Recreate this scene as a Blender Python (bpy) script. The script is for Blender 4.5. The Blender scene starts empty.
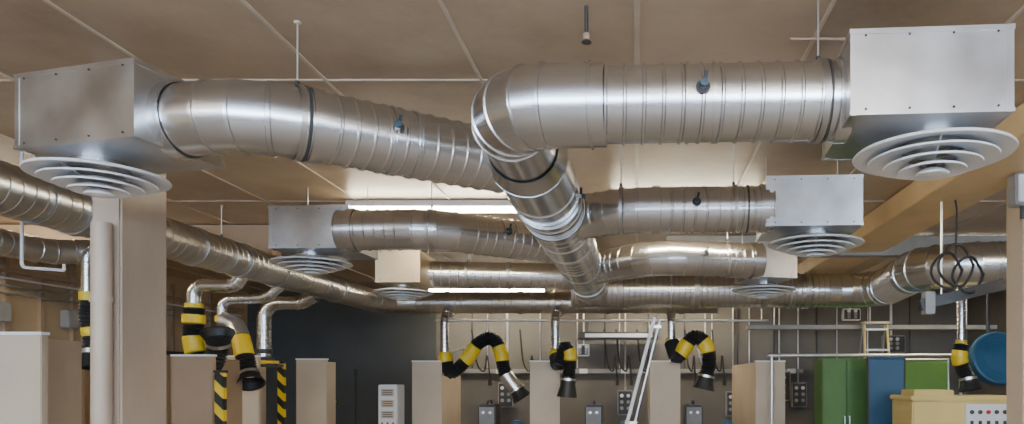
import bpy, bmesh, math, random
from mathutils import Vector, Matrix
random.seed(4)
scene = bpy.context.scene
COL = scene.collection

# ---------------------------------------------------------------- materials
def mat(name, color, rough=0.6, metal=0.0, var=0.12, scale=6.0, bump=0.0, bscale=40.0, stretch=None):
    m = bpy.data.materials.new(name); m.use_nodes = True
    nt = m.node_tree; N = nt.nodes; L = nt.links
    b = N['Principled BSDF']
    b.inputs['Roughness'].default_value = rough
    b.inputs['Metallic'].default_value = metal
    tc = N.new('ShaderNodeTexCoord'); mp = N.new('ShaderNodeMapping')
    L.new(tc.outputs['Object'], mp.inputs['Vector'])
    if stretch: mp.inputs['Scale'].default_value = stretch
    nz = N.new('ShaderNodeTexNoise'); nz.inputs['Scale'].default_value = scale; nz.inputs['Detail'].default_value = 5
    L.new(mp.outputs['Vector'], nz.inputs['Vector'])
    cr = N.new('ShaderNodeValToRGB')
    c0 = [max(0, c*(1-var)) for c in color]; c1 = [min(1, c*(1+var)) for c in color]
    cr.color_ramp.elements[0].position = 0.3; cr.color_ramp.elements[1].position = 0.7
    cr.color_ramp.elements[0].color = (*c0, 1); cr.color_ramp.elements[1].color = (*c1, 1)
    L.new(nz.outputs['Fac'], cr.inputs['Fac']); L.new(cr.outputs['Color'], b.inputs['Base Color'])
    if bump > 0:
        n2 = N.new('ShaderNodeTexNoise'); n2.inputs['Scale'].default_value = bscale; n2.inputs['Detail'].default_value = 3
        L.new(mp.outputs['Vector'], n2.inputs['Vector'])
        bp = N.new('ShaderNodeBump'); bp.inputs['Strength'].default_value = bump; bp.inputs['Distance'].default_value = 0.01
        L.new(n2.outputs['Fac'], bp.inputs['Height']); L.new(bp.outputs['Normal'], b.inputs['Normal'])
    return m

def galv(name, base, rough=0.3, var=.04, rv=.0):
    m = bpy.data.materials.new(name); m.use_nodes = True
    nt = m.node_tree; N = nt.nodes; L = nt.links
    b = N['Principled BSDF']; b.inputs['Metallic'].default_value = 1.0; b.inputs['Roughness'].default_value = rough
    tc = N.new('ShaderNodeTexCoord')
    nz = N.new('ShaderNodeTexNoise'); nz.inputs['Scale'].default_value = 4; nz.inputs['Detail'].default_value = 4
    L.new(tc.outputs['Object'], nz.inputs['Vector'])
    cr = N.new('ShaderNodeValToRGB')
    cr.color_ramp.elements[0].position = 0.35; cr.color_ramp.elements[1].position = 0.7
    cr.color_ramp.elements[0].color = (*[c*(1-var) for c in base],1); cr.color_ramp.elements[1].color = (*[min(1,c*(1+var)) for c in base],1)
    L.new(nz.outputs['Fac'], cr.inputs['Fac']); L.new(cr.outputs['Color'], b.inputs['Base Color'])
    if rv>0:
        mr = N.new('ShaderNodeMapRange'); mr.inputs['From Min'].default_value = 0.3; mr.inputs['From Max'].default_value = .7
        mr.inputs['To Min'].default_value = rough-rv; mr.inputs['To Max'].default_value = rough+rv
        L.new(nz.outputs['Fac'], mr.inputs['Value']); L.new(mr.outputs['Result'], b.inputs['Roughness'])
    return m

def emis(name, color, s):
    m = bpy.data.materials.new(name); m.use_nodes = True
    b = m.node_tree.nodes['Principled BSDF']
    b.inputs['Base Color'].default_value = (*color,1)
    b.inputs['Emission Color'].default_value = (*color,1); b.inputs['Emission Strength'].default_value = s
    return m

def hazard(name):
    m = bpy.data.materials.new(name); m.use_nodes = True
    nt = m.node_tree; N = nt.nodes; L = nt.links; b = N['Principled BSDF']; b.inputs['Roughness'].default_value=.5
    tc = N.new('ShaderNodeTexCoord'); mp = N.new('ShaderNodeMapping')
    mp.inputs['Rotation'].default_value = (0, math.radians(45), 0)
    L.new(tc.outputs['Object'], mp.inputs['Vector'])
    w = N.new('ShaderNodeTexWave'); w.bands_direction='X'; w.inputs['Scale'].default_value = 2.4
    L.new(mp.outputs['Vector'], w.inputs['Vector'])
    cr = N.new('ShaderNodeValToRGB'); cr.color_ramp.interpolation='CONSTANT'
    cr.color_ramp.elements[0].color=(0.02,0.02,0.02,1); cr.color_ramp.elements[1].position=.5; cr.color_ramp.elements[1].color=(0.85,0.6,0.02,1)
    L.new(w.outputs['Fac'], cr.inputs['Fac']); L.new(cr.outputs['Color'], b.inputs['Base Color'])
    return m

def ceiling_mat():
    m = bpy.data.materials.new('ceiling_panels'); m.use_nodes = True
    nt = m.node_tree; N = nt.nodes; L = nt.links; b = N['Principled BSDF']
    b.inputs['Roughness'].default_value = .38
    tc = N.new('ShaderNodeTexCoord')
    ad = N.new('ShaderNodeVectorMath'); ad.operation='ADD'; ad.inputs[1].default_value=(7.67,6.05,0)
    sn = N.new('ShaderNodeVectorMath'); sn.operation='SNAP'; sn.inputs[1].default_value=(0.767,2.4,50)
    L.new(tc.outputs['Object'], ad.inputs[0]); L.new(ad.outputs[0], sn.inputs[0])
    wn = N.new('ShaderNodeTexWhiteNoise'); wn.noise_dimensions='3D'; L.new(sn.outputs[0], wn.inputs['Vector'])
    nz = N.new('ShaderNodeTexNoise'); nz.inputs['Scale'].default_value=1.5; nz.inputs['Detail'].default_value=8; nz.inputs['Roughness'].default_value=.7
    L.new(tc.outputs['Object'], nz.inputs['Vector'])
    ma = N.new('ShaderNodeMath'); ma.operation='MULTIPLY_ADD'; ma.inputs[1].default_value=.28
    L.new(wn.outputs['Value'], ma.inputs[0]); L.new(nz.outputs['Fac'], ma.inputs[2])
    cr = N.new('ShaderNodeValToRGB')
    cr.color_ramp.elements[0].position=.35; cr.color_ramp.elements[0].color=(0.34,0.25,0.175,1)
    cr.color_ramp.elements[1].position=.88; cr.color_ramp.elements[1].color=(0.60,0.47,0.33,1)
    L.new(ma.outputs[0], cr.inputs['Fac']); L.new(cr.outputs['Color'], b.inputs['Base Color'])
    return m

M_G = galv('galvanised_steel', (0.70,0.72,0.75), .25)
M_G2 = galv('galvanised_steel_dull', (0.56,0.56,0.56), .32)
M_BOX = galv('galvanised_sheet', (0.62,0.62,0.62), .34, .18, .06)
M_BOXB = galv('galvanised_sheet_warm_reflect', (0.72,0.60,0.44), .45)  # beige base colour paints a warm reflection onto the bare sheet
M_W = mat('white_enamel', (0.82,0.83,0.86), .3, 0, .04)
M_DK = mat('dark_steel', (0.06,0.06,0.065), .5, .3)
M_GR = mat('grey_paint', (0.3,0.3,0.3), .5)
M_AL = mat('aluminium', (0.8,0.8,0.8), .35, 1)
M_BLK = mat('black_rubber', (0.02,0.02,0.022), .5)
M_YEL = mat('yellow_plastic', (0.85,0.60,0.02), .4, 0,.06)
M_PART = mat('beige_partition', (0.56,0.46,0.345), .6, 0,.07, 2)
M_PART2 = mat('brown_partition', (0.38,0.27,0.18), .6, 0,.1, 2)
M_COL = mat('column_paint', (0.50,0.40,0.31), .42, 0,.16, 2.5, stretch=(1,1,.4))
M_CEIL = ceiling_mat()
M_SEAM = mat('seam_strip', (0.62,0.53,0.43), .5)
M_FLOOR = mat('concrete_floor', (0.26,0.225,0.19), .55, 0,.15, 1.5, .2)
M_WD = mat('dark_grey_wall', (0.07,0.075,0.08), .7, 0,.12,1.5)
M_WB = mat('grey_wall', (0.16,0.148,0.135), .7, 0,.14,1.5)
M_WL = mat('beige_wall', (0.50,0.38,0.24), .7, 0,.12,1.5)
M_GREEN = mat('green_paint', (0.09,0.20,0.045), .5, 0,.1,3)
M_BLUE = mat('blue_paint', (0.025,0.11,0.22), .45, 0,.1,3)
M_CREAM = mat('cream_yellow_paint', (0.78,0.60,0.22), .45, 0,.06,3)
M_WOOD = mat('beam_paint', (0.80,0.58,0.30), .5, 0,.08,3)
M_HAZ = hazard('hazard_stripes')
M_TUBE = emis('fluorescent_tube', (1,0.90,0.68), 75)
M_PANEL = emis('fill_light_panel', (1,0.96,0.90), 26)  # glow of the added suspended fill lights
M_SKYW = emis('fill_window_glow', (0.58,0.76,1.0), 22)  # bluish fill glow for the added panes behind the camera
M_TINTR = mat('red_plastic', (0.6,0.03,0.02), .4)
M_TEAL = mat('blue_grey_knob', (0.05,0.10,0.14), .3)

# ---------------------------------------------------------------- helpers
def group(name, loc=(0,0,0)):
    e = bpy.data.objects.new(name, None); e.location = loc; e.empty_display_size=.1
    COL.objects.link(e); return e

def finish(name, verts, faces, m, parent, smooth=False, fm=None, angle=18):
    me = bpy.data.meshes.new(name); me.from_pydata([tuple(v) for v in verts], [], faces)
    ms = m if isinstance(m, (list,tuple)) else [m]
    for k in ms: me.materials.append(k)
    if fm: me.polygons.foreach_set('material_index', fm)
    bm = bmesh.new(); bm.from_mesh(me); bmesh.ops.recalc_face_normals(bm, faces=bm.faces); bm.to_mesh(me); bm.free()
    if smooth:
        me.shade_smooth(); me.set_sharp_from_angle(angle=math.radians(angle))
    o = bpy.data.objects.new(name, me); COL.objects.link(o)
    if parent:
        o.parent = parent; o.matrix_parent_inverse = Matrix.Translation(-parent.location)
    return o

def box(name, c, s, m, parent=None, rz=0, rx=0, ry=0, bevel=0):
    bm = bmesh.new(); bmesh.ops.create_cube(bm, size=1)
    bmesh.ops.scale(bm, vec=s, verts=bm.verts)
    if bevel: bmesh.ops.bevel(bm, geom=bm.edges[:], offset=bevel, segments=2, affect='EDGES')
    R = Matrix.Rotation(rz,4,'Z')@Matrix.Rotation(ry,4,'Y')@Matrix.Rotation(rx,4,'X')
    bmesh.ops.transform(bm, matrix=Matrix.Translation(c)@R, verts=bm.verts)
    me = bpy.data.meshes.new(name); bm.to_mesh(me); bm.free(); me.materials.append(m)
    o = bpy.data.objects.new(name, me); COL.objects.link(o)
    if parent:
        o.parent = parent; o.matrix_parent_inverse = Matrix.Translation(-parent.location)
    return o

def lathe(name, prof, c, m, parent, n=64, rot=None):
    V=[];F=[]
    for (r,z) in prof:
        for j in range(n):
            a=2*math.pi*j/n; p=Vector((r*math.cos(a), r*math.sin(a), z))
            if rot: p = rot@p
            V.append(p+Vector(c))
    k=len(prof)
    for i in range(k-1):
        for j in range(n):
            F.append((i*n+j, i*n+(j+1)%n, (i+1)*n+(j+1)%n, (i+1)*n+j))
    return finish(name,V,F,m,parent,True,None,30)

def fillet(pts, R, n):
    pts=[Vector(p) for p in pts]; out=[pts[0]]
    for i in range(1,len(pts)-1):
        a,b,c=pts[i-1],pts[i],pts[i+1]
        u=(a-b).normalized(); v=(c-b).normalized()
        ang=math.pi-u.angle(v)
        if ang<0.05: out.append(b); continue
        t=min(R*math.tan(ang/2), (a-b).length*.48, (c-b).length*.48); Rr=t/math.tan(ang/2)
        cen=b+(u+v).normalized()*(Rr/math.cos(ang/2))
        s=b+u*t; e=b+v*t
        rs=s-cen; axis=rs.cross(e-cen).normalized()
        k=max(2,int(round(n*ang/(math.pi/2))))
        for q in range(k+1):
            out.append(cen+Matrix.Rotation(ang*q/k,3,axis)@rs)
    out.append(pts[-1]); return out

def sweep(name, rings, m, parent, n=40, caps=True, fm=None, angle=18):
    V=[];F=[];MI=[]
    t0=rings[0][1].normalized()
    up=Vector((0,0,1)) if abs(t0.z)<.9 else Vector((0,1,0))
    x=t0.cross(up).normalized(); tp=t0
    for (c,t,r,sh) in rings:
        t=t.normalized()
        x=x-t*x.dot(t)
        x.normalize(); tp=t
        y=t.cross(x).normalized()
        for j in range(n):
            a=2*math.pi*j/n
            V.append(c+x*(r*math.cos(a))+y*(r*math.sin(a))+t*(sh*math.cos(a)))
    for i in range(len(rings)-1):
        for j in range(n):
            F.append((i*n+j,i*n+(j+1)%n,(i+1)*n+(j+1)%n,(i+1)*n+j)); MI.append(fm[i] if fm else 0)
    if caps:
        F.append(tuple(range(n))); MI.append(fm[0] if fm else 0)
        F.append(tuple((len(rings)-1)*n+j for j in range(n))); MI.append(fm[-1] if fm else 0)
    return finish(name,V,F,m,parent,True,MI,angle)

def duct(name, pts, r, m, parent, R=.3, nseg=4, rib=.075, n=56, bead=.005, ribh=.004, sh=.014):
    P=fillet(pts,R,nseg); rings=[]
    T=[(P[i+1]-P[i]).normalized() for i in range(len(P)-1)]
    for i in range(len(P)-1):
        a,b=P[i],P[i+1]; L=(b-a).length; t=T[i]
        ta=(T[i-1]+t).normalized() if i>0 else t
        tb=(T[i+1]+t).normalized() if i<len(T)-1 else t
        d=min(.008,L*.08)
        rings.append((a,ta,r+bead,0)); rings.append((a+t*d,ta,r+bead,0)); rings.append((a+t*(d+.003),ta,r,0))
        if L>.25 and rib:
            s=.06 + (r*.35 if i>0 else 0)
            while s<L-.06-(r*.35 if i<len(P)-2 else 0):
                for ds,dr in ((-.008,0),(-.003,ribh),(.003,ribh),(.008,0)):
                    rings.append((a+t*(s+ds),t,r+dr,sh))
                s+=rib
        rings.append((b-t*(d+.003),tb,r,0)); rings.append((b-t*d,tb,r+bead,0)); rings.append((b,tb,r+bead,0))
    R2=[rings[0]]
    for q in rings[1:]:
        if (q[0]-R2[-1][0]).length>1e-4 or abs(q[2]-R2[-1][2])>1e-4: R2.append(q)
    return sweep(name,R2,m,parent,n)

def tube(name, pts, r, m, parent, R=.05, nseg=6, n=12):
    P=fillet(pts,R,nseg) if len(pts)>2 else [Vector(p) for p in pts]
    rings=[]
    for i,p in enumerate(P):
        if i==0: t=P[1]-P[0]
        elif i==len(P)-1: t=P[-1]-P[-2]
        else: t=(P[i+1]-P[i]).normalized()+(P[i]-P[i-1]).normalized()
        rings.append((p,t,r,0))
    return sweep(name,rings,m,parent,n,angle=35)

def spline(pts, k=14):
    pts=[Vector(p) for p in pts]; Q=[pts[0]*2-pts[1]]+pts+[pts[-1]*2-pts[-2]]; out=[]
    for i in range(1,len(Q)-2):
        p0,p1,p2,p3=Q[i-1],Q[i],Q[i+1],Q[i+2]
        for j in range(k):
            t=j/k
            out.append(.5*((2*p1)+(-p0+p2)*t+(2*p0-5*p1+4*p2-p3)*t*t+(-p0+3*p1-3*p2+p3)*t**3))
    out.append(pts[-1]); return out

def hose(name, pts, r, parent, bands, mats=None, n=20, corr=.10):
    P=spline(pts,16); D=[0]
    for i in range(1,len(P)): D.append(D[-1]+(P[i]-P[i-1]).length)
    L=D[-1]; k=max(12,int(L/.012)); rings=[]; fm=[]
    idx=0
    for q in range(k+1):
        s=L*q/k
        while idx<len(P)-2 and D[idx+1]<s: idx+=1
        f=(s-D[idx])/max(1e-6,D[idx+1]-D[idx]); p=P[idx].lerp(P[idx+1],f)
        a=P[max(0,idx-1)]; b=P[min(len(P)-1,idx+2)]
        fr=s/L; mi=0
        for (f0,f1,mm) in bands:
            if f0<=fr<=f1: mi=mm
        rr=r*(1+(corr if q%2 else -corr)) if mi==0 or mi==3 else r*1.12
        rings.append((p,b-a,rr,0)); fm.append(mi)
    return sweep(name,rings,mats or [M_BLK,M_YEL,M_AL],parent,n,fm=fm,angle=50)

def ring_clamp(name, c, t, r, m, parent, w=.03, th=.006):
    c=Vector(c); t=Vector(t).normalized()
    rg=[(c-t*w/2,t,r,0),(c-t*w/2,t,r+th,0),(c+t*w/2,t,r+th,0),(c+t*w/2,t,r,0)]
    return sweep(name,rg,m,parent,56,caps=False)

ZC=3.08; ZD=2.66
def hanger(parent, x,y,r,m=M_G2,tdir=(1,0,0)):
    tube('hanger_rod',[(x,y,ZD+r-.002),(x,y,ZC-.004)],.004,M_AL,parent,n=8)
    ring_clamp('hanger_band',(x,y,ZD),tdir,r+.004,m,parent,.022,.005)
    tube('hanger_nut',[(x,y,ZD+r),(x,y,ZD+r+.03)],.009,M_DK,parent,n=6)
    lathe('ceiling_plate',[(0.0001,0),(.014,0),(.014,.008),(.0001,.008)],(x,y,ZC-.010),M_SEAM,parent,16)

def damper(parent, x,y,z,r,dirv,axis):
    d=Vector(dirv).normalized(); c=Vector((x,y,z))
    tube('damper_spindle',[c+d*(r-.01),c+d*(r+.045)],.010,M_AL,parent,n=12)
    tube('damper_quadrant',[c+d*(r+.002),c+d*(r+.010)],.026,M_DK,parent,n=20)
    tube('damper_knob',[c+d*(r+.03),c+d*(r+.05)],.014,M_TEAL,parent,n=8)
    a=Vector(axis).normalized(); up=Vector((0,0,1))
    p=c+d*(r+.022)
    tube('damper_lever',[p,p+up*.05+a*.012],.007,M_DK,parent,n=6)
    ring_clamp('damper_collar_1',c+a*.05,a,r+.001,M_G,parent,.010,.006)
    ring_clamp('damper_collar_2',c-a*.05,a,r+.001,M_G,parent,.010,.006)

# ---------------------------------------------------------------- room shell
X0,X1,Y0,Y1=-6.6,5.6,-4.0,12.2
box('floor',((X0+X1)/2,(Y0+Y1)/2,-.05),(X1-X0+.4,Y1-Y0+.4,.1),M_FLOOR)
box('ceiling',((X0+X1)/2,(Y0+Y1)/2,ZC+.05),(X1-X0+.4,Y1-Y0+.4,.1),M_CEIL)
box('wall_left',(X0-.1,(Y0+Y1)/2,ZC/2),(.2,Y1-Y0,ZC),M_WL)
box('wall_right',(X1+.1,(Y0+Y1)/2,ZC/2),(.2,Y1-Y0,ZC),M_WB)
g=group('wall_back',(0,Y1,0))
box('dark_section',(-5.0,Y1+.1,ZC/2),(3.2,.2,ZC),M_WD,g)
box('grey_section',(1.1,Y1+.1,ZC/2),(9.0,.2,ZC),M_WB,g)
box('wall_front',((X0+X1)/2,Y0-.1,ZC/2),(X1-X0,.2,ZC),M_WL)
for i,xc in enumerate((-4.6,-1.6,1.4,4.2)):  # unseen panes, added and sized to light the ceiling and tint ducts blue
    g=group('fill_window_%d'%(i+1),(xc,Y0,2.2))
    box('fill_glow_pane',(xc,Y0+.02,2.2),(2.2,.02,1.3),M_SKYW,g)
    for k in (-1,0,1): box('mullion',(xc+k*1.1,Y0+.05,2.2),(.06,.06,1.42),M_W,g)
    for k in (-1,1): box('rail',(xc,Y0+.05,2.2+k*.68),(2.26,.06,.06),M_W,g)
g=group('trim_1',(0,4,ZC))
for k in range(-8,8):
    x=k*.767
    if X0<x<X1: box('seam_long',(x,(Y0+Y1)/2,ZC-.003),(.026 if k==0 else .016,Y1-Y0,.008),M_SEAM,g)
for k in range(-2,5):
    y=1.15+2.4*k
    if Y0<y<Y1: box('seam_cross',((X0+X1)/2,y,ZC-.002),(X1-X0,.014,.007),M_SEAM,g)
box('trim_2',(2.28,4.2,2.99),(.46,15.5,.17),M_WOOD,bevel=.006)
box('trim_3',(2.9,7.4,2.97),(5.2,.14,.2),M_GR)
box('trim_5',(-5.0,6.9,2.93),(3.1,.16,.28),M_PART2)
g=group('trim_4',(X0,8,1.5))
for k in range(12): box('wall_batten',(X0+.02,6.6+.45*k,2.1),(.04,.05,1.7),M_PART2,g)
box('wall_rail',(X0+.03,9.2,2.75),(.05,5.6,.06),M_PART2,g)
box('wall_rail_low',(X0+.03,9.2,1.98),(.05,5.6,.05),M_DK,g)
g=group('wall_conduit_run',(X0,8,2.4))
for z in (2.50,2.58,2.66): tube('conduit',[(X0+.06,6.4,z),(X0+.06,11.9,z)],.012,M_W if z>2.6 else M_GR,g,n=8)
for y in (7.4,8.3,9.6): box('switch_box',(X0+.06,y,2.3),(.10,.16,.2),M_GR,g,bevel=.008)

# ---------------------------------------------------------------- lights
def fluorescent(x,y,tubes=True,L=1.4,z=ZC):
    g=group('fluorescent_light',(x,y,z))
    box('housing',(x,y,z-.03),(L+.06,.11,.05),M_W,g,bevel=.006)
    tube('tube_1',[(x-L/2,y-.025,z-.075),(x+L/2,y-.025,z-.075)],.016,M_TUBE,g,n=14)
    tube('tube_2',[(x-L/2,y+.025,z-.075),(x+L/2,y+.025,z-.075)],.016,M_TUBE,g,n=14)
    for s in (-1,1): box('lamp_holder',(x+s*(L/2+.012),y,z-.07),(.02,.09,.05),M_W,g)
def fill_pendant(x,y,L=1.4,z=2.72):  # unseen luminaire, added with an upward face to light the ceiling directly
    g=group('suspended_fill_light',(x,y,z))
    box('spine',(x,y,z),(L+.06,.28,.02),M_W,g)
    box('lower_diffuser',(x,y,z-.022),(L,.22,.02),M_PANEL,g)
    box('upper_diffuser',(x,y,z+.022),(L,.22,.02),M_PANEL,g)
    for s in (-1,1):
        box('end_cap',(x+s*(L/2+.015),y,z),(.03,.28,.07),M_W,g)
        tube('cable',[(x+s*L*.4,y,z+.03),(x+s*L*.4,y,ZC)],.004,M_AL,g,n=6)
fluorescent(-1.66,5.95); fluorescent(-2.35,11.3,L=1.8); fluorescent(.40,5.95,L=1.2)  # third one is added behind a branch duct to brighten the ceiling
fluorescent(.5,11.3,L=1.8); fluorescent(-5.6,6.0); fluorescent(4.0,9.0); fluorescent(3.9,4.4)  # extra fixtures for brightness, the first added behind the header duct
for x in (-3.2,.6,3.6): fill_pendant(x,.9)  # fill lights added out of view, front row
for x in (-3.2,0,3.2): fill_pendant(x,-2.0)

# ---------------------------------------------------------------- air terminals
def lathe_diffuser(g,c,R):
    x,y,z=c
    k=R/.31
    lathe('neck',[(.125*k,.13),(.125*k,.02),(.135*k,.02),(.135*k,.035),(.127*k,.035)],c,M_G,g)
    lathe('outer_cone',[(.12*k,.045),(.17*k,.035),(.25*k,.016),(.305*k,.004),(.31*k,-.002),(.306*k,-.007),(.285*k,-.006),(.235*k,.004),(.165*k,.025),(.115*k,.035)],c,M_W,g,72)
    def cone(nm,r0,r1,z0,z1):
        lathe(nm,[(r0,z0),(r1-.012,z1+.005),(r1,z1),(r1-.002,z1-.006),(r1-.016,z1-.004),(r0-.004,z0-.010)],c,M_W,g,64)
    cone('cone_2',.13*k,.250*k,.006,-.022)
    cone('cone_3',.095*k,.190*k,-.014,-.042)
    cone('cone_4',.055*k,.130*k,-.034,-.060)
    lathe('centre_disc',[(.0005,-.045),(.045*k,-.06),(.066*k,-.074),(.06*k,-.080),(.0005,-.084)],c,M_W,g,40)
    for a in range(3):
        an=a*2.094+.3
        tube('spider',[(x+math.cos(an)*.02,y+math.sin(an)*.02,z-.04),(x+math.cos(an)*.2*k,y+math.sin(an)*.2*k,z+.015)],.004,M_W,g,n=6)

def terminal(bc, size, rz, dc, R, m=M_BOX, rods=True):
    g=group('ceiling_air_diffuser',(bc[0],bc[1],2.68))
    sx,sy,sz=size; z0=2.53; cz=z0+sz/2
    box('plenum_box',(bc[0],bc[1],cz),(sx,sy,sz),m,g,rz=rz,bevel=.004)
    Rm=Matrix.Rotation(rz,3,'Z'); C=Vector((bc[0],bc[1],cz))
    def loc(v): return C+Rm@Vector(v)
    for a in (-1,1):
        for b in (-1,1):
            box('corner_seam',loc((a*(sx/2-.008),b*(sy/2-.008),0)),(.022,.022,sz+.004),m,g,rz=rz)
        box('top_flange_x',loc((0,a*(sy/2+.001),sz/2-.008)),(sx+.012,.008,.018),m,g,rz=rz)
        box('bottom_flange_x',loc((0,a*(sy/2+.001),-sz/2+.006)),(sx+.012,.008,.014),m,g,rz=rz)
        box('top_flange_y',loc((a*(sx/2+.001),0,sz/2-.008)),(.008,sy+.012,.018),m,g,rz=rz)
        box('bottom_flange_y',loc((a*(sx/2+.001),0,-sz/2+.006)),(.008,sy+.012,.014),m,g,rz=rz)
        for b in ((1,) if rods else ()):
            p=loc((a*(sx/2-.05),b*(sy/2-.06),sz/2))
            tube('hanger_rod',[p-Vector((0,0,.01)),Vector((p.x,p.y,ZC-.003))],.004,M_AL,g,n=8)
            box('hanger_lug',p+Vector((0,0,.01)),(.03,.02,.025),M_DK,g,rz=rz)
    for q in range(4):
        for zz in (sz/2-.022,-sz/2+.02):
            p=loc((-sx/2+.05+q*(sx-.1)/3,-sy/2-.004,zz))
            lathe('rivet',[(.0045,.0),(.004,.003),(.0005,.005)],p,M_DK,g,10,rot=Matrix.Rotation(math.pi/2,3,'X'))
    lathe_diffuser(g,(dc[0],dc[1],2.47),R)
    return g

terminal((1.045,2.77),(.55,.52,.30),math.radians(-4),(1.14,2.78),.296,rods=False)
terminal((-2.16,3.03),(.60,.42,.30),math.radians(-14.5),(-2.30,3.08),.262,rods=False)
terminal((1.08,4.58),(.57,.50,.30),math.radians(-3),(1.14,4.60),.30)
terminal((-2.30,5.32),(.57,.50,.30),math.radians(-3),(-2.42,5.36),.285)
terminal((-2.27,7.08),(.42,.50,.30),0,(-2.32,7.14),.29,M_BOXB)
terminal((1.20,6.75),(.40,.50,.32),math.radians(14),(1.22,6.95),.31)

# ---------------------------------------------------------------- duct network
TX=-.52
g=group('spiral_ventilation_duct',(.3,2.74,ZD))
duct('branch_pipe',[(.80,2.735,ZD),(-.21,2.785,ZD)],.142,M_G,g,rib=.072,ribh=.006)
ring_clamp('box_collar',(.77,2.737,ZD),(1,-.04,0),.146,M_G,g,.05,.008)
ring_clamp('coupling',(-.155,2.783,ZD),(1,-.04,0),.146,M_G,g,.07,.008)
ring_clamp('rubber_gasket',(.715,2.74,ZD),(1,-.04,0),.146,M_DK,g,.007,.003)
hanger(g,.69,2.742,.142)
damper(g,.24,2.76,ZD,.142,(0,-1,.03),(1,-.04,0))
g=group('main_trunk_duct',(TX,5,ZD))
duct('front_elbow',[(-.17,2.785,ZD),(TX,2.80,ZD),(TX,3.34,ZD)],.156,M_G,g,R=.29,nseg=4,rib=0,bead=.006)
R90=Matrix.Rotation(-math.pi/2,3,'X')
lathe('taper',[(.163,0),(.163,.03),(.193,.11),(.195,.14)],(TX,3.28,ZD),M_G,g,56,rot=R90)
ys=[3.41,3.86,4.28,4.96,5.38,6.02,6.5,7.2,7.9,8.55]
for a,b in zip(ys[:-1],ys[1:]):
    duct('trunk_section',[(TX,a,ZD),(TX,b-.002,ZD)],.19,M_G,g,rib=.14 if (b-a)>.6 else 0,bead=.006)
for y in (4.28,6.02): ring_clamp('rubber_gasket',(TX,y+.02,ZD),(0,1,0),.192,M_DK,g,.010,.005)
hanger(g,TX,4.45,.19,M_G2,(0,1,0)); hanger(g,TX,7.5,.19,M_G2,(0,1,0))
damper(g,TX,4.1,ZD,.19,(.8,-.2,-.1),(0,1,0))
g=group('spiral_ventilation_duct',(-1.3,3,ZD))
p0=Vector((-1.53,2.875,ZD)); pe=Vector((-.66,3.51,ZD)); d=(pe-p0).normalized()
duct('branch_pipe',[(-1.90,2.955,ZD),p0,pe],.143,M_G,g,R=.40,nseg=6,rib=.068,ribh=.006)
ring_clamp('box_collar',(-1.86,2.947,ZD),(1,-.2,0),.148,M_G,g,.05,.006)
ring_clamp('rubber_gasket',p0+d*.185,d,.146,M_DK,g,.012,.006)
ring_clamp('coupling',p0+d*.225,d,.146,M_G,g,.05,.006)
hanger(g,*(p0+d*.16).xy,.143,M_G2,d)
q=p0+d*.58; damper(g,q.x,q.y,ZD+.0,.143,(.30,-1,.12),d)
g=group('spiral_ventilation_duct',(.3,4.45,ZD))
duct('branch_pipe',[(.84,4.46,ZD),(-.08,4.50,ZD),(-.45,4.76,ZD)],.138,M_G,g,R=.3,nseg=4,rib=.072,ribh=.006)
ring_clamp('box_collar',(.78,4.462,ZD),(1,-.04,0),.143,M_G,g,.05,.006)
ring_clamp('rubber_gasket',(.68,4.465,ZD),(1,-.04,0),.142,M_DK,g,.008,.004)
ring_clamp('coupling',(.12,4.49,ZD),(1,-.04,0),.142,M_G,g,.05,.008)
hanger(g,.60,4.47,.138); hanger(g,-.10,4.5,.138); damper(g,.36,4.48,ZD,.138,(0,-1,.1),(1,-.04,0))
g=group('spiral_ventilation_duct',(-1.3,5.2,ZD))
duct('branch_pipe',[(-2.10,5.10,ZD),(-1.42,5.07,ZD),(-.62,5.68,ZD)],.14,M_G,g,R=.4,nseg=4,rib=.072,ribh=.006)
ring_clamp('box_collar',(-2.0,5.096,ZD),(1,-.04,0),.145,M_G,g,.05,.006)
hanger(g,-1.45,5.09,.14); damper(g,-1.0,5.39,ZD,.14,(.5,-1,.2),(.8,.6,0))
g=group('spiral_ventilation_duct',(.5,6.3,ZD))
duct('branch_pipe',[(1.10,6.42,ZD),(.12,6.22,ZD),(-.44,6.88,ZD)],.15,M_G,g,R=.5,nseg=6,rib=.075,ribh=.006)
ring_clamp('box_collar',(1.03,6.405,ZD),(1,.2,0),.155,M_G,g,.05,.006)
hanger(g,.8,6.36,.15); damper(g,.56,6.31,ZD,.15,(.2,-1,.2),(1,.2,0))
g=group('spiral_ventilation_duct',(-1.3,7.3,ZD))
duct('branch_pipe',[(-2.10,7.22,ZD),(-.64,7.40,ZD)],.13,M_G,g,rib=.08)
ring_clamp('coupling',(-1.3,7.316,ZD),(1,.12,0),.134,M_G2,g,.03,.005)
hanger(g,-1.7,7.27,.13)
g=group('long_supply_duct',(-3.52,6,ZD))
duct('supply_pipe',[(-3.52,1.6,ZD),(-3.52,9.9,ZD),(1.1,9.9,ZD)],.145,M_G2,g,R=.5,nseg=5,rib=.085,n=36)
for y in (3.3,4.5,5.7,6.35,7.0,8.4): ring_clamp('coupling',(-3.52,y,ZD),(0,1,0),.148,M_G2,g,.06,.010)
for x in (-2.6,-1.6,-.4,.6): ring_clamp('coupling',(x,9.9,ZD),(1,0,0),.148,M_G2,g,.06,.010)
for y in (4.2,6.1,8.0): hanger(g,-3.52,y,.145,M_G2,(0,1,0))
for x in (-2,0): hanger(g,x,9.9,.145,M_G2,(1,0,0))
g=group('header_duct',(1.5,8.55,ZD))
duct('header_pipe',[(-.75,8.55,ZD),(2.88,8.55,ZD),(2.66,6.62,ZD),(4.9,6.5,ZD)],.20,M_G,g,R=.42,nseg=4,rib=.065,ribh=.008,bead=.010)
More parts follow.
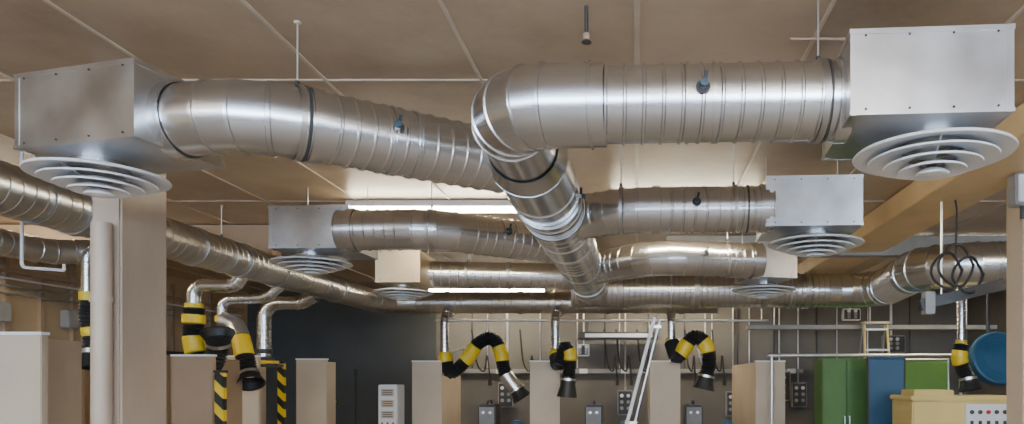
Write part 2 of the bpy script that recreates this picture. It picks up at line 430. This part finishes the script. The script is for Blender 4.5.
for x in (-.2,.7,1.5,2.0): ring_clamp('coupling',(x,8.55,ZD),(1,0,0),.203,M_G2,g,.06,.012)
lathe('end_cap',[(.0005,-.01),(.205,-.01),(.21,.04)],(-.76,8.55,ZD),M_G2,g,44,rot=Matrix.Rotation(math.pi/2,3,'Y'))
for x in (.4,1.8): hanger(g,x,8.55,.20,M_G2,(1,0,0))
hanger(g,3.6,6.57,.20,M_G2,(1,-.05,0))
g=group('small_return_duct',(-4.0,4,2.5))
duct('return_pipe',[(-4.15,2.2,2.5),(-4.15,5.1,2.5),(-3.66,5.5,2.6)],.085,M_G2,g,R=.3,rib=.09,n=28)
for y in (3.2,4.6): tube('hanger_rod',[(-4.15,y,2.58),(-4.15,y,ZC-.003)],.005,M_AL,g,n=8)

# ---------------------------------------------------------------- columns
g=group('steel_column',(-2.68,3.8,0))
box('boxed_core',(-2.67,3.80,ZC/2),(.15,.36,ZC-.002),M_COL,g,bevel=.01)
tube('drain_pipe',[(-2.655,3.57,.0),(-2.655,3.57,2.38)],.045,M_COL,g,n=24)
for z in (.4,1.2,2.0): ring_clamp('pipe_clip',(-2.655,3.57,z),(0,0,1),.046,M_COL,g,.03,.005)
box('base_plate',(-2.68,3.78,.01),(.26,.5,.02),M_DK,g)
box('head_plate',(-2.68,3.8,ZC-.012),(.22,.42,.02),M_COL,g)
g=group('steel_column',(2.62,4.75,0))
box('web',(2.60,4.75,ZC/2-.05),(.22,.22,ZC-.104),M_PART,g,bevel=.008)
box('base_plate',(2.60,4.75,.01),(.3,.3,.02),M_DK,g)
box('head_plate',(2.60,4.75,ZC-.06),(.26,.26,.12),M_GR,g)
g=group('junction_box',(2.45,4.55,2.8))
box('case',(2.46,4.56,2.80),(.18,.11,.2),M_GR,g,bevel=.008)
box('lid',(2.46,4.50,2.80),(.15,.015,.17),M_W,g,bevel=.004)
tube('gland',[(2.44,4.56,2.70),(2.44,4.56,2.62)],.015,M_DK,g)
g=group('cable_bracket_arm',(2.4,5.2,2.2))
for k,(cx,cz,rr) in enumerate(((2.22,2.38,.13),(2.30,2.42,.15),(2.40,2.36,.13))):
    pts=[(cx+rr*math.cos(a*.4)*.8,5.15+.03*math.sin(a)+.03*k,cz+rr*math.sin(a*.4)) for a in range(17)]
    tube('cable_loop_%d'%k,spline(pts,4),.010,M_BLK,g,R=.01,n=8)
tube('cable_lead',spline([(2.3,5.2,2.5),(2.32,5.22,2.8),(2.30,5.2,2.9)],6),.008,M_BLK,g,R=.01,n=8)
box('arm',(2.36,5.25,2.22),(.62,.07,.08),M_DK,g,ry=math.radians(-14))
box('arm_plate',(2.12,5.24,2.16),(.07,.08,.16),M_GR,g)
tube('drop_rod',[(2.22,5.25,2.22),(2.22,5.25,ZC-.18)],.008,M_AL,g,n=8)
g=group('sprinkler_pendant',(-.2,2.85,2.95))
tube('drop',[(-.2,2.85,ZC),(-.2,2.85,2.97)],.008,M_DK,g); tube('head',[(-.2,2.85,2.97),(-.2,2.85,2.945)],.014,M_PART2,g)
lathe('deflector',[(.0005,0),(.02,0),(.02,.003),(.0005,.003)],(-.2,2.85,2.935),M_DK,g,16)
g=group('ceiling_conduit',(.7,3.2,ZC))
tube('conduit',[(.66,3.1,ZC-.012),(.90,3.1,ZC-.012)],.006,M_PART2,g,n=8)
g=group('hanging_tool_rail',(-3.8,4.6,2.4))
tube('drop',[(-3.93,4.6,ZC-.002),(-3.93,4.6,2.32),(-3.66,4.6,2.30)],.010,M_W,g,R=.03)
tube('hook',[(-3.66,4.6,2.30),(-3.66,4.6,2.34)],.009,M_W,g)

# ---------------------------------------------------------------- booths
def partition(x0,x1,y,ytop,yback,m=M_PART,z=1.84,haz=False):
    g=group('booth_partition',((x0+x1)/2,y,0))
    box('front_return',((x0+x1)/2,y,z/2),(x1-x0,.05,z),m,g,bevel=.004)
    box('side_panel',(x0+.03,(y+yback)/2,z/2),(.05,yback-y-.06,z-.01),m,g)
    box('top_cap',((x0+x1)/2,y,z+.008),(x1-x0+.01,.06,.016),M_W,g)
    box('foot',((x0+x1)/2,y,.02),(x1-x0+.04,.16,.04),M_DK,g)
for (a,b) in ((-2.96,-2.57),(-1.41,-1.02),(.17,.57),(1.56,1.95)):
    partition(a,b,9.5,0,11.9)
partition(-4.47,-3.93,7.5,0,8.6)
partition(-4.06,-3.70,8.6,0,9.6)
partition(-3.58,-3.29,4.0,0,4.6,z=1.85)
partition(-5.0,-4.62,6.0,0,7.5,M_PART2,1.84)
partition(-3.93,-3.58,6.1,0,7.1,M_PART2,1.80)
def hazpost(x,y,z):
    g=group('hazard_striped_post',(x,y,0)); box('post',(x,y,z/2),(.075,.06,z),M_HAZ,g,bevel=.006)
    box('post_cap',(x,y,z+.01),(.085,.07,.02),M_BLK,g); box('post_foot',(x,y,.01),(.16,.16,.02),M_DK,g)
hazpost(-3.47,6.0,1.66); hazpost(-4.12,8.35,1.79)

def arm(name_pts, r, y, drop, bands, hood=None, drop_r=.055):
    p=name_pts[0]; g=group('fume_extraction_arm',(p[0],y,p[2]))
    duct('drop_pipe',drop,drop_r,M_G,g,R=.14,nseg=5,rib=.05,n=24,bead=.004,sh=.004)
    tube('swivel_collar',[Vector(drop[-1])+Vector((0,0,.02)),Vector(drop[-1])-Vector((0,0,.04))],drop_r+.015,M_YEL,g,n=24)
    hose('hose',name_pts,r,g,bands)
    if hood:
        a=Vector(name_pts[-1]); b=Vector(hood); t=b-a
        sweep('hood',[(a-t*.1,t,r*1.15,0),(a+t*.35,t,r*1.2,0),(a+t*.9,t,r*1.6,0),(b,t,r*1.65,0),(a+t*.9,t,r*1.45,0)],M_BLK,g,24,caps=False)
        ring_clamp('hood_ring',a+t*.05,t,r*1.16,M_AL,g,.03)
    m1=Vector(name_pts[len(name_pts)//2])
    tube('link',[Vector(name_pts[0])+Vector((0,.07,0)),m1+Vector((0,.07,.02)),Vector(name_pts[-1])+Vector((0,.07,0))],.012,M_AL,g,R=.02,n=8)
    return g
Y=9.55
arm([(-2.55,Y,1.93),(-2.47,Y,1.70),(-2.27,Y,1.86),(-2.10,Y,2.09),(-1.92,Y,2.15),(-1.81,Y,1.98),(-1.75,Y,1.70),(-1.60,Y,1.48)],.085,Y,
    [(-2.55,9.9,2.52),(-2.55,Y,2.50),(-2.55,Y,1.95)],[(0,.05,1),(.28,.42,1),(.64,.76,1),(.86,1,2)],(-1.52,Y,1.36))
arm([(-1.07,Y-.1,1.95),(-1.02,Y-.25,1.80),(-.92,Y-.3,2.02),(-.86,Y-.3,1.90),(-.88,Y-.3,1.62)],.08,Y,
    [(-1.07,9.9,2.52),(-1.07,Y-.1,2.50),(-1.07,Y-.1,1.97)],[(0,.05,1),(.58,.74,1)],(-.90,Y-.3,1.38))
arm([(.45,Y-.1,2.1),(.52,Y-.2,1.90),(.62,Y-.2,2.02),(.74,Y-.2,2.16),(.88,Y-.2,2.08),(.94,Y-.2,1.85),(.90,Y-.2,1.66)],.09,Y,
    [(.45,9.9,2.52),(.45,Y-.1,2.50),(.45,Y-.1,2.12)],[(.24,.40,1),(.60,.74,1)],(.86,Y-.2,1.48))
arm([(-4.0,6.5,2.25),(-4.0,6.5,2.0),(-3.96,6.5,1.80),(-3.86,6.45,1.70),(-3.76,6.4,1.78),(-3.72,6.4,1.92)],.085,6.5,
    [(-3.56,6.5,2.56),(-3.62,6.5,2.45),(-4.0,6.5,2.45),(-4.0,6.5,2.27)],[(.06,.15,1),(.28,.45,1)],(-3.70,6.35,2.02),.06)
arm([(-4.15,7.2,2.20),(-4.02,7.2,2.14),(-3.93,7.15,1.98),(-3.86,7.1,1.80),(-3.82,7.1,1.66)],.08,7.2,
    [(-3.55,7.2,2.55),(-3.7,7.2,2.42),(-4.15,7.2,2.40),(-4.15,7.2,2.22)],[(0,.4,2),(.42,.72,1)],(-3.78,7.05,1.56),.05)
g=group('duct_drop_pipe',(-4.17,8.05,2.2))
duct('drop_pipe',[(-3.60,8.05,2.54),(-3.75,8.05,2.46),(-4.17,8.05,2.46),(-4.17,8.05,1.86)],.075,M_G,g,R=.18,nseg=5,rib=.05,n=28,bead=.004,sh=.004)
ring_clamp('collar',(-4.17,8.05,1.92),(0,0,1),.077,M_DK,g,.05,.01)
for k in range(3): box('blast_gate_%d'%k,(-4.17+.05*k,8.03,1.84-.04*k),(.2,.12,.03),M_DK if k!=1 else M_YEL,g)
arm([(-3.74,4.9,2.16),(-3.75,4.9,2.05),(-3.73,4.9,1.92),(-3.72,4.9,1.80)],.04,4.9,
    [(-3.56,4.9,2.56),(-3.60,4.9,2.50),(-3.74,4.9,2.48),(-3.74,4.9,2.18)],[(.55,.7,1)],(-3.71,4.88,1.68),.035)
arm([(3.76,8.35,2.02),(3.74,8.35,1.86),(3.78,8.35,1.72),(3.84,8.35,1.62)],.08,8.35,
    [(3.76,8.35,2.95),(3.76,8.35,2.04)],[(.2,.55,1)],(3.86,8.33,1.48),.05)

g=group('gas_supply_pipe',(-.5,10.4,2.45))
tube('pipe',[(-2.9,10.4,2.46),(1.9,10.4,2.46)],.018,M_AL,g)
for x in (-2.7,-1.2,.3,1.8): tube('bracket',[(x,10.4,2.46),(x,10.4,ZC-.003)],.008,M_AL,g,n=8)
g=group('curtain_rail',(3.0,9.35,1.92))
tube('rail',[(1.7,9.35,1.92),(4.3,9.35,1.92)],.024,M_AL,g)
for x in (1.75,4.2): tube('leg',[(x,9.35,0),(x,9.35,1.92)],.020,M_AL,g)

def power_box(x,z,w=.26,h=.42,m=M_GR,y=Y1):
    g=group('electrical_control_box',(x,y,z))
    box('case',(x,y-.07,z),(w,.14,h),m,g,bevel=.012); box('door',(x,y-.148,z),(w-.04,.015,h-.04),M_DK,g,bevel=.004)
    for i in range(2):
        for j in range(3):
            c=(x-.055+.11*i,y-.155,z+h*.28-j*h*.25)
            lathe('dial',[(.03,0),(.028,.02),(.0005,.022)],c,M_W if j==0 else M_GR,g,18,rot=Matrix.Rotation(math.pi/2,3,'X'))
    tube('conduit',[(x,y-.04,z+h/2),(x,y-.04,ZC-.003)],.014,M_AL,g,n=8)
for x,z in ((-2.2,1.35),(-.2,1.22),(1.62,1.2),(2.72,1.35)): power_box(x,z)
power_box(-.9,2.1,.2,.2,M_W); power_box(1.15,2.05,.22,.16,M_W); power_box(4.3,2.2,.4,.3,M_GR); power_box(3.6,2.7,.3,.2,M_W)
g=group('wall_socket_trunking',(0,Y1,1.9))
box('trunk',(-.2,Y1-.04,1.75),(6.0,.07,.07),M_GR,g)
for k in range(9): box('socket',(-3.0+k*.7,Y1-.085,1.75),(.14,.02,.08),M_W,g,bevel=.004)
g=group('wall_conduits',(0,Y1,2.3))
for k in range(22):
    x=-3.2+k*.37+random.uniform(-.1,.1)
    tube('conduit',[(x,Y1-.03,1.8),(x,Y1-.03,ZC-.003)],.011,random.choice((M_AL,M_DK,M_W)),g,n=8)
def cable(pts):
    g=group('hanging_cable',pts[0]); tube('cable',spline(pts,8),.014,M_BLK,g,R=.01,n=8)
    tube('plug',[pts[-1],Vector(pts[-1])-Vector((0,0,.09))],.03,M_BLK,g,n=12)
for x in (-2.75,-1.95,-.55,-.35,.0,.8,1.25):
    w=random.uniform(.12,.28); y=Y1-.22
    cable([(x,y,2.44),(x+w*.3,y,1.9),(x+w*.8,y,1.75),(x+w,y,2.0),(x+w*1.2,y,1.6)])
g=group('wall_shelf_lamp',(-.1,11,2.25))
box('housing',(-.3,11.9,2.33),(1.3,.22,.12),M_DK,g,bevel=.01); box('housing_face',(-.3,11.78,2.33),(1.1,.02,.06),M_W,g)
for s in (-.5,.5): tube('stay',[(-.3+s,11.9,2.39),(-.3+s,12.15,2.6)],.01,M_AL,g)
for xc in (-1.99,-.42,1.06):
    g=group('welding_bench',(xc,10.6,0))
    box('top',(xc,10.7,.86),(1.0,.7,.05),M_DK,g,bevel=.005)
    for a in (-.44,.44):
        for b in (-.3,.3): box('leg',(xc+a,10.7+b,.42),(.05,.05,.84),M_GR,g)
    box('vice',(xc+.25,10.5,.95),(.14,.2,.12),M_BLUE,g,bevel=.02); tube('vice_screw',[(xc+.25,10.4,.95),(xc+.25,10.2,.95)],.015,M_AL,g)
    box('power_source_body',(xc-.22,10.8,1.06),(.26,.42,.35),M_DK,g,bevel=.02); box('power_source_face',(xc-.22,10.585,1.06),(.22,.02,.28),M_GR,g)
    tube('handle',[(xc-.22,10.65,1.23),(xc-.22,10.65,1.29),(xc-.22,10.95,1.29),(xc-.22,10.95,1.23)],.013,M_BLK,g)
    for s in (-.05,.05): lathe('knob',[(.022,0),(.02,.02),(.0005,.022)],(xc-.22+s,10.572,1.12),M_AL,g,14,rot=Matrix.Rotation(math.pi/2,3,'X'))

g=group('control_cabinet',(-3.15,9.3,0))
box('case',(-3.17,9.3,.77),(.24,.3,1.54),M_W,g,bevel=.01)
for i,z in enumerate((1.44,1.30,1.16)):
    box('label_%d'%i,(-3.17,9.146,z),(.16,.004,.09),M_PART,g)
    for k in range(3): box('print_line',(-3.17,9.143,z+.025-k*.025),(.12,.003,.008),M_DK,g)
for s in (-.07,0,.07): lathe('button',[(.014,0),(.0005,.012)],(-3.17+s,9.15,1.05),M_TINTR,g,12,rot=Matrix.Rotation(math.pi/2,3,'X'))
g=group('gas_lance_pole',(-3.9,10.0,0))
tube('pole',[(-3.9,10.0,0),(-3.9,10.0,1.66)],.018,M_BLK,g); tube('tip',[(-3.9,10,1.66),(-3.9,10,1.75)],.03,M_BLK,g); box('foot',(-3.9,10,.01),(.3,.3,.02),M_BLK,g)
g=group('warning_sign',(-5.0,Y1,1.4))
finish('triangle',[(-5.32,Y1-.012,1.22),(-5.08,Y1-.012,1.22),(-5.2,Y1-.012,1.43)],[(0,1,2)],M_YEL,g)
finish('triangle_back',[(-5.35,Y1-.006,1.20),(-5.05,Y1-.006,1.20),(-5.2,Y1-.006,1.47)],[(0,1,2)],M_BLK,g)
box('mark',(-5.2,Y1-.016,1.32),(.02,.004,.09),M_BLK,g); box('mark_dot',(-5.2,Y1-.016,1.25),(.02,.004,.02),M_BLK,g)

g=group('leaning_folded_stand',(-.3,7.9,0))
tube('rail_1',[(-.40,7.80,0),(.19,7.80,2.28)],.020,M_W,g,n=10)
tube('rail_2',[(-.30,7.86,0),(.25,7.86,2.26)],.012,M_AL,g,n=10)
for f in (.12,.5,.96): box('clip_%d'%int(f*100),(-.35+.57*f,7.83,2.27*f),(.13,.06,.03),M_AL,g)
def ladder(bx,by,tx,ty,ztop,w,m,steps=8):
    g=group('step_ladder',(bx,by,0))
    for s in (-1,1):
        a=Vector((bx+s*w/2,by,0)); b=Vector((tx+s*w*.36,ty,ztop))
        tube('rail',[a,b],.018,m,g,n=8)
        a2=Vector((tx+s*w/2,ty+.9,0)); tube('rear_rail',[a2,b+Vector((0,.05,-.02))],.014,M_AL,g,n=8)
    for k in range(1,steps+1):
        f=k/(steps+.3); c=Vector((bx,by,0)).lerp(Vector((tx,ty,ztop)),f)
        box('tread',c,(w*(1-.28*f),.09,.025),M_AL,g)
    box('top_cap',(tx,ty+.03,ztop+.01),(w*.78,.2,.03),M_PART,g)
ladder(3.38,9.9,3.38,10.2,2.40,.44,M_CREAM)

g=group('green_steel_cabinet',(2.6,9.0,0))
box('body',(2.6,9.15,.95),(.60,.4,1.84),M_GREEN,g,bevel=.01)
for s in (-.148,.148): box('door',(2.6+s,8.94,.97),(.285,.02,1.74),M_GREEN,g,bevel=.004)
for s in (-.03,.03): tube('handle',[(2.6+s,8.92,1.0),(2.6+s,8.90,1.0),(2.6+s,8.90,1.15),(2.6+s,8.92,1.15)],.008,M_AL,g,R=.01)
box('plinth',(2.6,9.15,.02),(.62,.42,.04),M_DK,g)
g=group('blue_welding_screen',(2.94,8.5,0))
box('panel',(2.94,8.5,1.0),(.40,.03,1.68),M_BLUE,g)
for s in (-.21,.21): tube('post',[(2.94+s,8.5,0),(2.94+s,8.5,1.87)],.018,M_DK,g)
tube('top_bar',[(2.73,8.5,1.86),(3.15,8.5,1.86)],.018,M_BLUE,g)
for s in (-.21,.21): box('foot',(2.94+s,8.5,.015),(.05,.4,.03),M_DK,g)
g=group('green_welding_screen',(3.75,9.6,0))
box('panel',(3.78,9.6,1.1),(.72,.03,1.5),M_GREEN,g)
for s in (-.37,.37): tube('post',[(3.78+s,9.6,0),(3.78+s,9.6,1.88)],.018,M_AL,g)
tube('top_bar',[(3.41,9.6,1.87),(4.15,9.6,1.87)],.018,M_AL,g)
g=group('yellow_workshop_machine',(3.35,7.6,0))
box('body',(3.40,7.75,.70),(1.10,.6,1.38),M_CREAM,g,bevel=.015)
box('top_lid',(3.40,7.75,1.41),(1.14,.64,.05),M_CREAM,g,bevel=.01)
box('raised_block',(3.14,7.8,1.46),(.42,.4,.07),M_CREAM,g,bevel=.01)
box('control_panel',(3.62,7.435,1.22),(.46,.03,.26),M_W,g,bevel=.006)
for i in range(5):
    lathe('dial',[(.022,0),(.020,.015),(.0005,.018)],(3.45+.085*i,7.418,1.27),M_DK if i!=2 else M_TINTR,g,18,rot=Matrix.Rotation(math.pi/2,3,'X'))
    box('switch',(3.45+.085*i,7.415,1.16),(.03,.012,.04),M_DK,g)
box('vent',(3.06,7.445,.8),(.35,.01,.3),M_DK,g)
g=group('blue_hose_reel',(4.25,8.5,1.8))
rr=Matrix.Rotation(math.radians(75),3,'X')
C=(4.28,8.55,1.85)
lathe('rim',[(.30,-.07),(.32,-.06),(.33,0),(.32,.06),(.30,.07),(.18,.06),(.17,-.06),(.30,-.07)],C,M_BLUE,g,40,rot=rr)
lathe('hub',[(.0005,-.09),(.10,-.09),(.18,-.05),(.18,.05),(.0005,.06)],C,M_BLUE,g,32,rot=rr)
tube('hanger',[(4.28,8.58,1.85),(4.28,8.78,1.85),(4.28,8.78,ZC-.003)],.02,M_DK,g)
power_box(2.4,1.5,.35,.5,M_PART)
g=group('cable_tray',(3.6,9.2,2.2))
box('tray',(3.4,10.5,2.35),(3.6,.2,.03),M_GR,g)
for s in (-1,1): box('tray_lip',(3.4,10.5+s*.1,2.375),(3.6,.006,.04),M_GR,g)
for x in (2.0,3.4,4.8): tube('rod',[(x,10.5,2.36),(x,10.5,ZC-.003)],.008,M_AL,g,n=8)

# ---------------------------------------------------------------- camera / world
w=bpy.data.worlds.new('World'); scene.world=w; w.use_nodes=True
w.node_tree.nodes['Background'].inputs[0].default_value=(.5,.55,.65,1); w.node_tree.nodes['Background'].inputs[1].default_value=.3
cd=bpy.data.cameras.new('camera'); co=bpy.data.objects.new('camera',cd); COL.objects.link(co)
co.location=(0,0,1.6); co.rotation_euler=(math.pi/2,0,0)
cd.sensor_width=36; cd.lens=720/1024*36; cd.shift_x=-125/1024; cd.shift_y=168/1024
cd.clip_start=.05
scene.camera=co
